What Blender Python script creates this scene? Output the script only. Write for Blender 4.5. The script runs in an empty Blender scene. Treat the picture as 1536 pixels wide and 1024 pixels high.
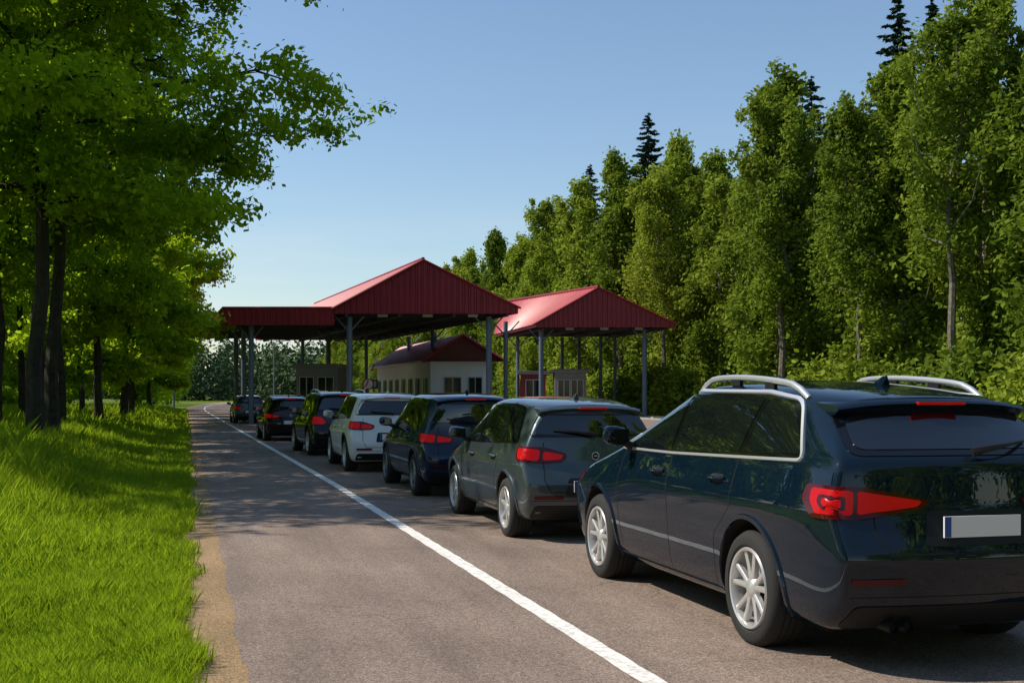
import bpy, bmesh, math, random
import numpy as np
from mathutils import Vector, Matrix
from mathutils.bvhtree import BVHTree

scene = bpy.context.scene
col = scene.collection
random.seed(3)
rng = np.random.default_rng(5)

# ------------------------------------------------------------------ helpers
def link(o, parent=None):
    col.objects.link(o)
    if parent is not None:
        o.parent = parent
    return o

def empty(name, loc=(0,0,0), rotz=0):
    e = bpy.data.objects.new(name, None)
    e.location = loc
    e.rotation_euler = (0,0,rotz)
    e.empty_display_size = 0.3
    return link(e)

def mesh_np(name, verts, faces, mats=(), face_mat=None, smooth=False, rnd=None):
    verts = np.asarray(verts, dtype=np.float32); faces = np.asarray(faces, dtype=np.int32)
    me = bpy.data.meshes.new(name)
    n, k = faces.shape
    me.vertices.add(len(verts)); me.vertices.foreach_set('co', verts.ravel())
    me.loops.add(n*k); me.loops.foreach_set('vertex_index', faces.ravel())
    me.polygons.add(n)
    me.polygons.foreach_set('loop_start', np.arange(0, n*k, k, dtype=np.int32))
    me.polygons.foreach_set('loop_total', np.full(n, k, dtype=np.int32))
    if face_mat is not None:
        me.polygons.foreach_set('material_index', np.asarray(face_mat, dtype=np.int32))
    me.polygons.foreach_set('use_smooth', np.full(n, smooth, dtype=bool))
    for m in mats: me.materials.append(m)
    if rnd is not None:
        a = me.attributes.new('rnd', 'FLOAT', 'FACE')
        a.data.foreach_set('value', np.asarray(rnd, dtype=np.float32))
    me.update(calc_edges=True)
    return me

class MB:
    def __init__(s): s.v=[]; s.f=[]; s.m=[]
    def add(s, vs, fs, m=0):
        o=len(s.v); s.v.extend([tuple(v) for v in vs])
        for f in fs:
            s.f.append(tuple(i+o for i in f)); s.m.append(m)
    def box(s, c, size, m=0, rot=None):
        x,y,z=[a/2 for a in size]
        vs=[Vector(p) for p in [(-x,-y,-z),(x,-y,-z),(x,y,-z),(-x,y,-z),(-x,-y,z),(x,-y,z),(x,y,z),(-x,y,z)]]
        if rot is not None: vs=[rot@v for v in vs]
        vs=[v+Vector(c) for v in vs]
        s.add(vs,[(0,3,2,1),(4,5,6,7),(0,1,5,4),(1,2,6,5),(2,3,7,6),(3,0,4,7)],m)
    def tube(s, pts, rad, n=8, m=0, cap=True):
        pts=[Vector(p) for p in pts]
        if not hasattr(rad,'__len__'): rad=[rad]*len(pts)
        vs=[]
        ref=None
        for i,p in enumerate(pts):
            a=pts[max(0,i-1)]; b=pts[min(len(pts)-1,i+1)]
            t=(b-a).normalized()
            if ref is None:
                ref=Vector((0,0,1)) if abs(t.z)<0.9 else Vector((1,0,0))
            u=t.cross(ref).normalized(); w=t.cross(u).normalized()
            for k in range(n):
                an=2*math.pi*k/n
                vs.append(p+(u*math.cos(an)+w*math.sin(an))*rad[i])
        fs=[]
        for i in range(len(pts)-1):
            for k in range(n):
                fs.append((i*n+k,i*n+(k+1)%n,(i+1)*n+(k+1)%n,(i+1)*n+k))
        if cap:
            fs.append(tuple(range(n))[::-1]); fs.append(tuple((len(pts)-1)*n+k for k in range(n)))
        s.add(vs,fs,m)
    def lathe_x(s, prof, cx, cy, cz, n=40, m=0):
        vs=[];P=len(prof)
        for k in range(n):
            a=2*math.pi*k/n
            for r,x in prof:
                vs.append((cx+x, cy+r*math.cos(a), cz+r*math.sin(a)))
        fs=[]
        for k in range(n):
            for i in range(P-1):
                a=k*P+i; b=((k+1)%n)*P+i
                fs.append((a,a+1,b+1,b))
        s.add(vs,fs,m)
    def obj(s, name, mats, parent=None, smooth=False, angle=35):
        me=bpy.data.meshes.new(name)
        me.from_pydata(s.v,[],s.f)
        for m in mats: me.materials.append(m)
        me.polygons.foreach_set('material_index', s.m)
        if smooth:
            me.polygons.foreach_set('use_smooth',[True]*len(s.f))
            me.update()
            me.set_sharp_from_angle(angle=math.radians(angle))
        me.update()
        o=bpy.data.objects.new(name,me)
        return link(o,parent)

# ------------------------------------------------------------------ materials
def new_mat(name):
    m=bpy.data.materials.new(name); m.use_nodes=True
    nt=m.node_tree; b=nt.nodes['Principled BSDF']
    return m,nt,b

def pmat(name, c, rough=0.5, metal=0.0, coat=0.0, spec=0.5, emis=None, es=0, noise=0.0, nscale=6, bump=0.0, bscale=80, coatior=1.5):
    m,nt,b=new_mat(name)
    b.inputs['Base Color'].default_value=(*c,1)
    b.inputs['Roughness'].default_value=rough
    b.inputs['Metallic'].default_value=metal
    b.inputs['Coat Weight'].default_value=coat
    b.inputs['Coat Roughness'].default_value=0.015
    b.inputs['Coat IOR'].default_value=coatior
    b.inputs['Specular IOR Level'].default_value=spec
    if emis:
        b.inputs['Emission Color'].default_value=(*emis,1); b.inputs['Emission Strength'].default_value=es
    tc=nt.nodes.new('ShaderNodeTexCoord')
    if noise>0:
        n=nt.nodes.new('ShaderNodeTexNoise'); n.inputs['Scale'].default_value=nscale; n.inputs['Detail'].default_value=6
        nt.links.new(tc.outputs['Object'],n.inputs['Vector'])
        r=nt.nodes.new('ShaderNodeMapRange'); r.inputs[1].default_value=0.3; r.inputs[2].default_value=0.7
        r.inputs[3].default_value=1-noise; r.inputs[4].default_value=1+noise
        nt.links.new(n.outputs['Fac'],r.inputs[0])
        mx=nt.nodes.new('ShaderNodeMix'); mx.data_type='RGBA'; mx.blend_type='MULTIPLY'; mx.inputs['Factor'].default_value=1
        mx.inputs['A'].default_value=(*c,1)
        nt.links.new(r.outputs[0],mx.inputs['B'])
        nt.links.new(mx.outputs['Result'],b.inputs['Base Color'])
    if bump>0:
        n=nt.nodes.new('ShaderNodeTexNoise'); n.inputs['Scale'].default_value=bscale; n.inputs['Detail'].default_value=4
        nt.links.new(tc.outputs['Object'],n.inputs['Vector'])
        bp=nt.nodes.new('ShaderNodeBump'); bp.inputs['Strength'].default_value=bump; bp.inputs['Distance'].default_value=0.01
        nt.links.new(n.outputs['Fac'],bp.inputs['Height']); nt.links.new(bp.outputs[0],b.inputs['Normal'])
    return m

def leaf_mat(name, c1, c2, t1, t2, trans=0.45):
    m=bpy.data.materials.new(name); m.use_nodes=True; nt=m.node_tree
    nt.nodes.clear()
    out=nt.nodes.new('ShaderNodeOutputMaterial')
    at=nt.nodes.new('ShaderNodeAttribute'); at.attribute_name='rnd'
    oi=nt.nodes.new('ShaderNodeObjectInfo')
    a1=nt.nodes.new('ShaderNodeMath'); a1.operation='MULTIPLY'; a1.inputs[1].default_value=0.6
    nt.links.new(at.outputs['Fac'],a1.inputs[0])
    a2=nt.nodes.new('ShaderNodeMath'); a2.operation='MULTIPLY_ADD'; a2.inputs[1].default_value=0.6; a2.use_clamp=True
    nt.links.new(oi.outputs['Random'],a2.inputs[0]); nt.links.new(a1.outputs[0],a2.inputs[2])
    def mix(ca,cb):
        mx=nt.nodes.new('ShaderNodeMix'); mx.data_type='RGBA'
        mx.inputs['A'].default_value=(*ca,1); mx.inputs['B'].default_value=(*cb,1)
        nt.links.new(a2.outputs[0],mx.inputs['Factor']); return mx.outputs['Result']
    d=nt.nodes.new('ShaderNodeBsdfDiffuse'); nt.links.new(mix(c1,c2),d.inputs['Color'])
    if trans>0:
        t=nt.nodes.new('ShaderNodeBsdfTranslucent'); nt.links.new(mix(t1,t2),t.inputs['Color'])
        ms=nt.nodes.new('ShaderNodeMixShader'); ms.inputs[0].default_value=trans
        nt.links.new(d.outputs[0],ms.inputs[1]); nt.links.new(t.outputs[0],ms.inputs[2])
        nt.links.new(ms.outputs[0],out.inputs['Surface'])
    else:
        nt.links.new(d.outputs[0],out.inputs['Surface'])
    return m

M_leafL = leaf_mat('leaf_left',(0.065,0.13,0.010),(0.17,0.25,0.018),(0.24,0.45,0.015),(0.66,0.85,0.03),0.54)
M_leafR = leaf_mat('leaf_right',(0.060,0.115,0.014),(0.27,0.33,0.040),(0.14,0.22,0.02),(0.42,0.52,0.04),0.28)
M_needle= leaf_mat('needles',(0.012,0.028,0.014),(0.028,0.052,0.024),(0,0,0),(0,0,0),0)
M_farhaze   = leaf_mat('leaf_far_haze',(0.05,0.09,0.05),(0.11,0.155,0.065),(0,0,0),(0,0,0),0)  # distance haze painted into the leaf colour, lighter and bluer
M_grass = leaf_mat('grass_blades',(0.085,0.165,0.012),(0.25,0.34,0.026),(0.22,0.40,0.01),(0.52,0.66,0.03),0.5)
M_bark  = pmat('bark',(0.035,0.028,0.02),0.95,noise=0.5,nscale=5,bump=0.6,bscale=14)
M_barkR = pmat('bark_grey',(0.15,0.13,0.10),0.95,noise=0.5,nscale=5,bump=0.6,bscale=14)

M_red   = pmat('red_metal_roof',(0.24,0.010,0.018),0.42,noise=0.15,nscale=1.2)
M_redlit= pmat('red_metal_roof_lit',(0.46,0.06,0.06),0.36,noise=0.14,nscale=0.8)  # paler copy of the roof red, sunlight on the slopes painted in
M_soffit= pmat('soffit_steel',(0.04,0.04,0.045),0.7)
M_post  = pmat('post_paint',(0.12,0.16,0.22),0.45,noise=0.1)
M_white = pmat('white_render',(0.90,0.92,0.93),0.8,noise=0.04,nscale=2)
M_grey  = pmat('grey_cladding',(0.26,0.26,0.25),0.7,noise=0.1,nscale=2)
M_wglass= pmat('window_glass',(0.01,0.014,0.018),0.06,spec=0.4)
M_frame = pmat('window_frame',(0.5,0.5,0.49),0.5)
M_conc  = pmat('kerb_concrete',(0.33,0.32,0.30),0.9,noise=0.2,nscale=4,bump=0.3)
M_gable = pmat('gable_brown',(0.16,0.035,0.03),0.6)

# ------------------------------------------------------------------ ground
def ss(a,b,x):
    t=np.clip((x-a)/(b-a),0,1); return t*t*(3-2*t)
def H(x,y):
    x=np.asarray(x,dtype=float); y=np.asarray(y,dtype=float)
    h=0.48*ss(-0.3,-4.2,x)*ss(5,20,y)*(1-0.7*ss(60,160,y))+0.3*ss(-6,-20,x)
    h=h+ss(-0.2,-1.2,x)*(0.04*np.sin(x*1.7+y*.9)+0.035*np.sin(y*2.1-x*1.1))
    h=h+ 2.5*ss(31,60,x)*ss(-60,20,y)*(1-ss(300,500,y))
    return h
xs=np.unique(np.concatenate([[-2500,-1200,-600,-300,-150,-90],np.arange(-60,-12,3),np.arange(-12,0.3,0.3),np.arange(0.3,30,2.5),np.arange(30,70,3),[90,150,300,600,1200,2500]]))
ys=np.unique(np.concatenate([[-2500,-800,-200,-60,-20],np.arange(-8,60,0.8),np.arange(60,160,5),np.arange(160,500,20),[600,900,1500,3000]]))
X,Y=np.meshgrid(xs,ys); Z=H(X,Y)
idx=np.arange(len(xs)*len(ys)).reshape(len(ys),len(xs))
F=np.stack([idx[:-1,:-1],idx[:-1,1:],idx[1:,1:],idx[1:,:-1]],-1).reshape(-1,4)
def ground_mat():
    m,nt,b=new_mat('grass_ground')
    geo=nt.nodes.new('ShaderNodeNewGeometry')
    n=nt.nodes.new('ShaderNodeTexNoise'); n.inputs['Scale'].default_value=0.9; n.inputs['Detail'].default_value=8; n.inputs['Roughness'].default_value=0.7
    nt.links.new(geo.outputs['Position'],n.inputs['Vector'])
    r=nt.nodes.new('ShaderNodeValToRGB'); e=r.color_ramp.elements
    e[0].position=0.3; e[0].color=(0.05,0.09,0.010,1); e[1].position=0.7; e[1].color=(0.16,0.22,0.02,1)
    nt.links.new(n.outputs['Fac'],r.inputs[0]); nt.links.new(r.outputs[0],b.inputs['Base Color'])
    b.inputs['Roughness'].default_value=1; b.inputs['Specular IOR Level'].default_value=0.1
    return m
me=mesh_np('ground',np.stack([X,Y,Z],-1).reshape(-1,3),F,[ground_mat()],smooth=True)
link(bpy.data.objects.new('ground',me))

def asphalt(name, base, wear=False):
    m,nt,b=new_mat(name)
    geo=nt.nodes.new('ShaderNodeNewGeometry')
    def noise(scale,detail,rough,vec=None):
        n=nt.nodes.new('ShaderNodeTexNoise'); n.inputs['Scale'].default_value=scale; n.inputs['Detail'].default_value=detail; n.inputs['Roughness'].default_value=rough
        nt.links.new(vec or geo.outputs['Position'],n.inputs['Vector']); return n.outputs['Fac']
    def rng_(s,a,b_,c,d):
        r=nt.nodes.new('ShaderNodeMapRange'); r.inputs[1].default_value=a; r.inputs[2].default_value=b_; r.inputs[3].default_value=c; r.inputs[4].default_value=d
        nt.links.new(s,r.inputs[0]); return r.outputs[0]
    def mul(p,q):
        a=nt.nodes.new('ShaderNodeMath'); a.operation='MULTIPLY'; nt.links.new(p,a.inputs[0]); nt.links.new(q,a.inputs[1]); return a.outputs[0]
    mp=nt.nodes.new('ShaderNodeMapping'); mp.inputs['Scale'].default_value=(1.2,0.16,1); nt.links.new(geo.outputs['Position'],mp.inputs['Vector'])
    grain=noise(48,5,0.9)
    streak=noise(1.6,7,0.65,mp.outputs[0])
    patch=noise(0.55,4,0.5)
    v=nt.nodes.new('ShaderNodeTexVoronoi'); v.inputs['Scale'].default_value=90; nt.links.new(geo.outputs['Position'],v.inputs['Vector'])
    f=mul(rng_(grain,.32,.68,.35,1.6),rng_(streak,.3,.7,.76,1.2))
    f=mul(f,rng_(v.outputs['Distance'],0,.7,1.35,.6))
    f=mul(f,rng_(patch,.35,.65,.86,1.1))
    if wear:
        wv=nt.nodes.new('ShaderNodeTexVoronoi'); wv.feature='DISTANCE_TO_EDGE'; wv.inputs['Scale'].default_value=0.55
        dn=nt.nodes.new('ShaderNodeTexNoise'); dn.inputs['Scale'].default_value=2.2; dn.inputs['Detail'].default_value=6
        nt.links.new(geo.outputs['Position'],dn.inputs['Vector'])
        va=nt.nodes.new('ShaderNodeVectorMath'); va.operation='MULTIPLY_ADD'; va.inputs[1].default_value=(.7,.7,0)
        nt.links.new(dn.outputs['Color'],va.inputs[0]); nt.links.new(geo.outputs['Position'],va.inputs[2])
        nt.links.new(va.outputs[0],wv.inputs['Vector'])
        cr=rng_(wv.outputs['Distance'],0.0,.006,.0,1.0)
        msk=rng_(noise(.35,2,.5),.50,.56,0,.35)
        inv=nt.nodes.new('ShaderNodeMath'); inv.operation='SUBTRACT'; inv.inputs[0].default_value=1; nt.links.new(cr,inv.inputs[1])
        k=mul(inv.outputs[0],msk)
        inv2=nt.nodes.new('ShaderNodeMath'); inv2.operation='SUBTRACT'; inv2.inputs[0].default_value=1; nt.links.new(k,inv2.inputs[1])
        f=mul(f,inv2.outputs[0])
    mx=nt.nodes.new('ShaderNodeMix'); mx.data_type='RGBA'; mx.blend_type='MULTIPLY'; mx.inputs['Factor'].default_value=1
    mx.inputs['A'].default_value=(*base,1); nt.links.new(f,mx.inputs['B'])
    nt.links.new(mx.outputs['Result'],b.inputs['Base Color'])
    b.inputs['Roughness'].default_value=0.85; b.inputs['Specular IOR Level'].default_value=0.25
    bp=nt.nodes.new('ShaderNodeBump'); bp.inputs['Strength'].default_value=0.6; bp.inputs['Distance'].default_value=0.008
    nt.links.new(grain,bp.inputs['Height']); nt.links.new(bp.outputs[0],b.inputs['Normal'])
    return m
M_asph=asphalt('asphalt',(0.325,0.245,0.198),wear=True)
M_sand=asphalt('sandy_verge',(0.42,0.28,0.15))
M_line=pmat('road_paint',(0.80,0.76,0.70),0.7,noise=0.3,nscale=26,bump=0.3)

def strip(name, ylist, xl, xr, z, mat):
    v=[];f=[]
    for i,y in enumerate(ylist):
        v.append((xl(y),y,z)); v.append((xr(y),y,z))
    for i in range(len(ylist)-1):
        f.append((2*i,2*i+1,2*i+3,2*i+2))
    me=mesh_np(name,v,f,[mat])
    return link(bpy.data.objects.new(name,me))
def bend(y): return 0.00045*max(0,y-120)**2
yl=[-40]+list(np.arange(-10,60,0.12))+list(np.arange(60,330,3))
def jit(y,s=1.0): return 0.035*math.sin(y*3.1*s)+0.025*math.sin(y*7.7*s+1)+0.015*math.sin(y*17*s)
def redge(y): return 26.5 if 44<y<118 else (9.0+17.5*float(ss(38,44,y)) if y<=44 else 9.0+17.5*(1-float(ss(118,128,y))))
strip('sandy_verge',yl,lambda y:-0.16+1.3*jit(y,0.7)+bend(y)-0.004*max(0,y-20),lambda y:0.5+bend(y),0.006,M_sand)
strip('road',yl,lambda y:0.28+0.4*jit(y)+bend(y)-0.003*max(0,y-20)*(y<120)-0.3*(y>=120),lambda y:redge(y)+bend(y),0.012,M_asph)
strip('lane_marking',yl,lambda y:2.25-0.0105*max(0,min(y,110)-20)+bend(y)+.004*math.sin(y*9),lambda y:2.38-0.0105*max(0,min(y,110)-20)+bend(y)+.004*math.sin(y*13),0.017,M_line)

def blades(n, ylo, yhi, hbase, width, xoff):
    y=rng.uniform(ylo,yhi,n); xl=-0.142*y-xoff; x=xl+(0.16-xl)*rng.random(n)
    edge=-0.03+0.05*np.sin(y*1.3)+0.05*np.sin(y*3.7+1)+.03*np.sin(y*9.3)+rng.normal(0,.04,n)-0.003*np.maximum(0,y-20)
    k=x<edge; x=x[k];y=y[k];n=len(x)
    cl=0.5+0.5*np.sin(x*2.3+1.3*np.sin(y*1.1))*np.sin(y*1.9+x)
    cl2=0.5+0.5*np.sin(x*7.3+2*np.sin(y*3.1))*np.sin(y*5.9+2*x)
    tall=ss(-0.8,-3.0,x)*ss(8,14,y)*(1-.6*ss(20,32,y))
    h=hbase*(0.4+rng.random(n)*1.0)*(0.5+0.55*cl+.55*cl2)*(1+2.8*tall*rng.random(n)**1.5)
    an=rng.uniform(0,2*np.pi,n); la=rng.uniform(0,2*np.pi,n); le=rng.uniform(0.1,0.8,n)*h
    w=width*(0.6+0.8*rng.random(n))
    z=H(x,y)
    p=np.stack([x,y,z-0.01],1)
    t=np.stack([np.cos(an),np.sin(an),0*an],1)*w[:,None]
    l=np.stack([np.cos(la)*le,np.sin(la)*le,h],1)
    mid=p+l*np.array([0.4,0.4,0.6])
    V=np.stack([p-t,p+t,mid+t*0.75,p+l,mid-t*0.75],1)
    return V, np.clip(.4*cl+.3*cl2+.5*rng.random(n)-.12,0,1)
Vs=[];Rs=[]
for a in [(140000,3.5,10,0.10,0.0035,1.0),(110000,10,20,0.115,0.006,2.0),(70000,20,42,0.13,0.012,2.5),(40000,42,120,0.18,0.035,3.0)]:
    v,r=blades(*a); Vs.append(v.reshape(-1,3)); Rs.append(r)
V=np.concatenate(Vs); R=np.concatenate(Rs)
me=mesh_np('grass',V,np.arange(len(V)).reshape(-1,5),[M_grass],rnd=R)
link(bpy.data.objects.new('grass',me))

# ------------------------------------------------------------------ trees
def leafset(C, rad, per, size, flat, rg):
    M=len(C); n=M*per
    c=np.repeat(C,per,0); r=np.repeat(rad,per)
    g=rg.normal(size=(n,3))*.52
    p=c+g*r[:,None]*np.array([1,1,flat]); d=g/np.linalg.norm(g,axis=1)[:,None]
    nn=d*0.4+rg.normal(size=(n,3))*0.55+np.array([0,0,0.4]); nn/=np.linalg.norm(nn,axis=1)[:,None]
    t=np.cross(nn,rg.normal(size=(n,3))); t/=np.linalg.norm(t,axis=1)[:,None]
    b=np.cross(nn,t)
    s=size*(0.6+0.8*rg.random(n))[:,None]
    V=np.stack([p-t*s*.6,p+b*s*.36,p+t*s*.6,p-b*s*.36],1).reshape(-1,3)
    ct=np.repeat(rg.random(M),per)
    return V, 0.55*ct+0.45*rg.random(n)

def tree_mesh(name, branches, C, rad, per, size, flat, seed, leafm, bark=None):
    rg=np.random.default_rng(seed)
    mb=MB()
    for pts,rr in branches: mb.tube(pts,rr,n=7,cap=False)
    bv=np.array(mb.v); bf=np.array(mb.f)
    lv,lr=leafset(np.array(C),np.array(rad),per,size,flat,rg)
    lf=np.arange(len(lv)).reshape(-1,4)+len(bv)
    V=np.concatenate([bv,lv]); F=np.concatenate([bf,lf])
    fm=np.concatenate([np.zeros(len(bf)),np.ones(len(lf))])
    return mesh_np(name,V,F,[bark or M_bark,leafm],fm,rnd=np.concatenate([np.zeros(len(bf)),lr]))

def broad_tree(seed, height=16, R=6.0, zc0=4.0, trunk=0.2, nlimb=15, per=60, leaf=0.15, leafm=None, keep=.85, wide=False):
    rg=random.Random(seed)
    br=[];C=[];rad=[]
    tp=[];x=y=0
    N=10
    for i in range(N+1):
        z=height*0.93*i/N
        tp.append(Vector((x,y,z-0.3 if i==0 else z))); x+=rg.uniform(-.22,.22); y+=rg.uniform(-.22,.22)
    br.append((tp,[trunk*(1.25 if i==0 else 1)*(1-0.9*i/N)+0.015 for i in range(N+1)]))
    def at(z):
        f=max(0,min(N-1e-3,z/(height*0.93)*N)); i=int(f); return tp[i].lerp(tp[i+1],f-i)
    for li in range(nlimb):
        q=(li+rg.random()*.8)/nlimb
        z0=zc0*0.8+(height*0.9-zc0*0.8)*q
        ang=li*2.4+rg.uniform(-.4,.4)
        if wide: ln=R*(0.60+1.0*q if q<0.45 else 1.05-0.65*(q-0.45)/0.55)*rg.uniform(.88,1.1)
        else: ln=R*(0.62+1.3*q if q<0.33 else 1.05-0.75*(q-0.33)/0.67)*rg.uniform(.85,1.1)
        up=rg.uniform(0.1,0.45)+0.5*q
        p0=at(z0); pts=[p0]; d=Vector((math.cos(ang),math.sin(ang),up)).normalized()
        seg=8; p=p0.copy()
        for s in range(seg):
            d=(d+Vector((rg.uniform(-.18,.18),rg.uniform(-.18,.18),rg.uniform(-.14,.10)-0.04))).normalized()
            p=p+d*ln/seg; pts.append(p.copy())
        r0=trunk*(0.42-0.25*q)
        br.append((pts,[r0*(1-0.85*s/seg)+0.008 for s in range(seg+1)]))
        for s in range(2,seg+1):
            for k in range(3 if s<seg else 4):
                a2=rg.uniform(0,6.28); l2=ln*rg.uniform(.14,.32)
                dd=Vector((math.cos(a2),math.sin(a2),rg.uniform(-.25,.5)))
                q0=pts[s]; m1=q0+dd*l2*0.55+Vector((0,0,.05)); q1=q0+dd*l2+Vector((0,0,-.12*l2))
                br.append(([q0,m1,q1],[0.022,0.012,0.005]))
                for t in (0.4,0.7,1.0,1.2):
                    c=q0.lerp(q1,t)+Vector((rg.gauss(0,.16),rg.gauss(0,.16),rg.gauss(0,.12)))
                    if rg.random()<keep:
                        C.append(tuple(c)); rad.append(rg.uniform(.3,.62))
    return tree_mesh('tree',br,C,rad,per,leaf,0.6,seed,leafm)

def forest_tree(seed, height=20, R=3.2, z0=1.0, ncl=330, per=150, leaf=0.24, leafm=None, trunk=0.2, topw=2.4, bark=None, up=1.2, nl=40):
    rg=random.Random(seed)
    tp=[Vector((rg.uniform(-.12,.12)*i*.6,rg.uniform(-.12,.12)*i*.6,height*0.90*i/8-(0.5 if i==0 else 0))) for i in range(9)]
    br=[(tp,[trunk*(1-0.92*i/8)+0.01 for i in range(9)])]
    C=[];rad=[]
    per_l=max(4,ncl//nl)
    for li in range(nl):
        q=(li+rg.random())/nl
        zs=z0+(height-z0)*q*0.90
        prof=min(1,(q+0.3)/0.5)**0.5*max(0.015,1-q**topw)**0.8
        L=R*prof*rg.uniform(.60,1.22)
        a=li*2.399+rg.uniform(-.5,.5)
        rise=(L*rg.uniform(.4,1.0)*(.8+q*.6)+.3)*up
        ti=min(7.99,max(0,zs/(height*.90)*8)); b=tp[int(ti)].lerp(tp[int(ti)+1],ti-int(ti))
        end=b+Vector((math.cos(a)*L,math.sin(a)*L,min(rise,(height-zs)*rg.uniform(.5,1.0))))
        mid=b.lerp(end,.5)+Vector((math.cos(a)*.18*L,math.sin(a)*.18*L,-.12*L))
        br.append(([b,mid,end],[0.06*(1-q)+.02,0.035,0.01]))
        for k in range(per_l):
            t=rg.random()**.6
            c=b.lerp(mid,t*2) if t<.5 else mid.lerp(end,t*2-1)
            sp=.20+.30*L*.3
            c=c+Vector((rg.gauss(0,sp),rg.gauss(0,sp),rg.gauss(-.15,sp*1.2)))
            C.append(tuple(c)); rad.append(rg.uniform(.42,.95)*(1-0.42*q))
    return tree_mesh('forest_tree',br,C,rad,per,leaf,1.15,seed,leafm,bark)

def conifer(seed, height=24, R=4.4):
    rg=random.Random(seed); nr=np.random.default_rng(seed)
    tp=[Vector((0,0,height*i/6-(.5 if i==0 else 0))) for i in range(7)]
    mb=MB(); mb.tube(tp,[0.25*(1-i/6.2) for i in range(7)],n=7,cap=False)
    V=[];rn=[]
    z=8.0; i=0
    while z<height-0.05:
        q=z/height; L=R*(1-q)**0.70*rg.uniform(.45,1.25)+0.05
        a=i*2.399+rg.uniform(-.5,.5); i+=1
        zb=z+rg.uniform(-.15,.15)
        n=int(24+55*L)
        t=nr.random(n)**0.7
        droop=(0.14-0.46*t+.34*t*t)*L
        wd=(0.20*L*(1-t)+.05)*nr.uniform(-1,1,n)
        x=math.cos(a)*L*t-math.sin(a)*wd; y=math.sin(a)*L*t+math.cos(a)*wd
        zz=zb+droop-abs(wd)*0.4-nr.random(n)*0.22*(.2+L*.3)
        c=np.stack([x,y,zz],1)
        d=np.stack([math.cos(a)+nr.normal(0,.5,n),math.sin(a)+nr.normal(0,.5,n),nr.normal(-.35,.3,n)],1); d/=np.linalg.norm(d,axis=1)[:,None]
        b_=np.cross(d,nr.normal(size=(n,3))); b_/=np.linalg.norm(b_,axis=1)[:,None]
        s=(0.14+0.15*nr.random(n))[:,None]
        V.append(np.stack([c-d*s*.6,c+b_*s*.2,c+d*s*.8,c-b_*s*.2],1).reshape(-1,3)); rn.append(nr.random(n))
        z+=rg.uniform(.06,.15)*(0.6+0.6*(1-q))
    bv=np.array(mb.v); bf=np.array(mb.f); lv=np.concatenate(V)
    lf=np.arange(len(lv)).reshape(-1,4)+len(bv)
    rn=np.concatenate(rn)
    return mesh_np('spruce',np.concatenate([bv,lv]),np.concatenate([bf,lf]),[M_bark,M_needle],np.concatenate([np.zeros(len(bf)),np.ones(len(lf))]),rnd=np.concatenate([np.zeros(len(bf)),rn]))

def shrub(seed, leafm):
    rg=random.Random(seed); C=[];rad=[];br=[]
    for i in range(44):
        a=rg.uniform(0,6.28); r=1.7*rg.random()**.6; z=rg.uniform(.1,1.0)*2.2*(1-.4*(r/1.7)**2)
        C.append((math.cos(a)*r,math.sin(a)*r,z)); rad.append(rg.uniform(.35,.65))
        if i%3==0: br.append(([Vector((0,0,-.1)),Vector((math.cos(a)*r*.5,math.sin(a)*r*.5,z*.6)),Vector(C[-1])],[.03,.02,.008]))
    return tree_mesh('shrub',br,C,rad,80,0.19,0.9,seed,leafm)

broad=[broad_tree(s,height=18.5,R=7.0,zc0=6.6,trunk=0.18,nlimb=25,per=46,leaf=.15,leafm=M_leafL,wide=True,keep=.75) for s in (11,12)]
broad+= [broad_tree(21,height=15,R=4.2,zc0=3.0,trunk=0.15,nlimb=18,per=46,leaf=0.19,leafm=M_leafL)]
forL=[forest_tree(s,height=15,R=3.2,z0=0.8,ncl=240,per=80,leaf=0.26,leafm=M_leafL) for s in (31,32)]
slim=forest_tree(33,height=15,R=2.4,z0=5.0,ncl=170,per=80,leaf=0.2,leafm=M_leafL,trunk=.13,nl=26)
forR=[forest_tree(41,leafm=M_leafR,bark=M_barkR,R=3.5,ncl=320,per=105),
      forest_tree(42,leafm=M_leafR,bark=M_barkR,R=3.0,z0=3.0,ncl=280,topw=1.9,per=105,up=1.4),
      forest_tree(43,leafm=M_leafR,bark=M_barkR,R=4.0,z0=.8,ncl=370,topw=2.6,per=105),
      forest_tree(44,leafm=M_leafR,bark=M_barkR,R=2.7,z0=4.5,ncl=240,topw=1.7,per=105,up=1.4),
      forest_tree(45,leafm=M_leafR,bark=M_barkR,R=3.4,z0=1.0,ncl=310,topw=2.1,per=105)]
birch=forest_tree(46,leafm=M_leafR,bark=M_barkR,height=19,R=2.9,z0=7.5,ncl=170,topw=1.8,per=110,up=1.3,trunk=.22,nl=26,leaf=.2)
con=[conifer(s) for s in (51,52)]
shr=[shrub(61,M_leafL)]; shrR=[shrub(62,M_leafR)]

def place(name, me, x, y, s=1.0, rz=None, sz=None, dz=0):
    o=bpy.data.objects.new(name,me)
    o.location=(x,y,float(H(x,y))+dz); o.rotation_euler=(0,0,random.uniform(0,6.28) if rz is None else rz)
    o.scale=(s,s,sz or s); return link(o)

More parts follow.
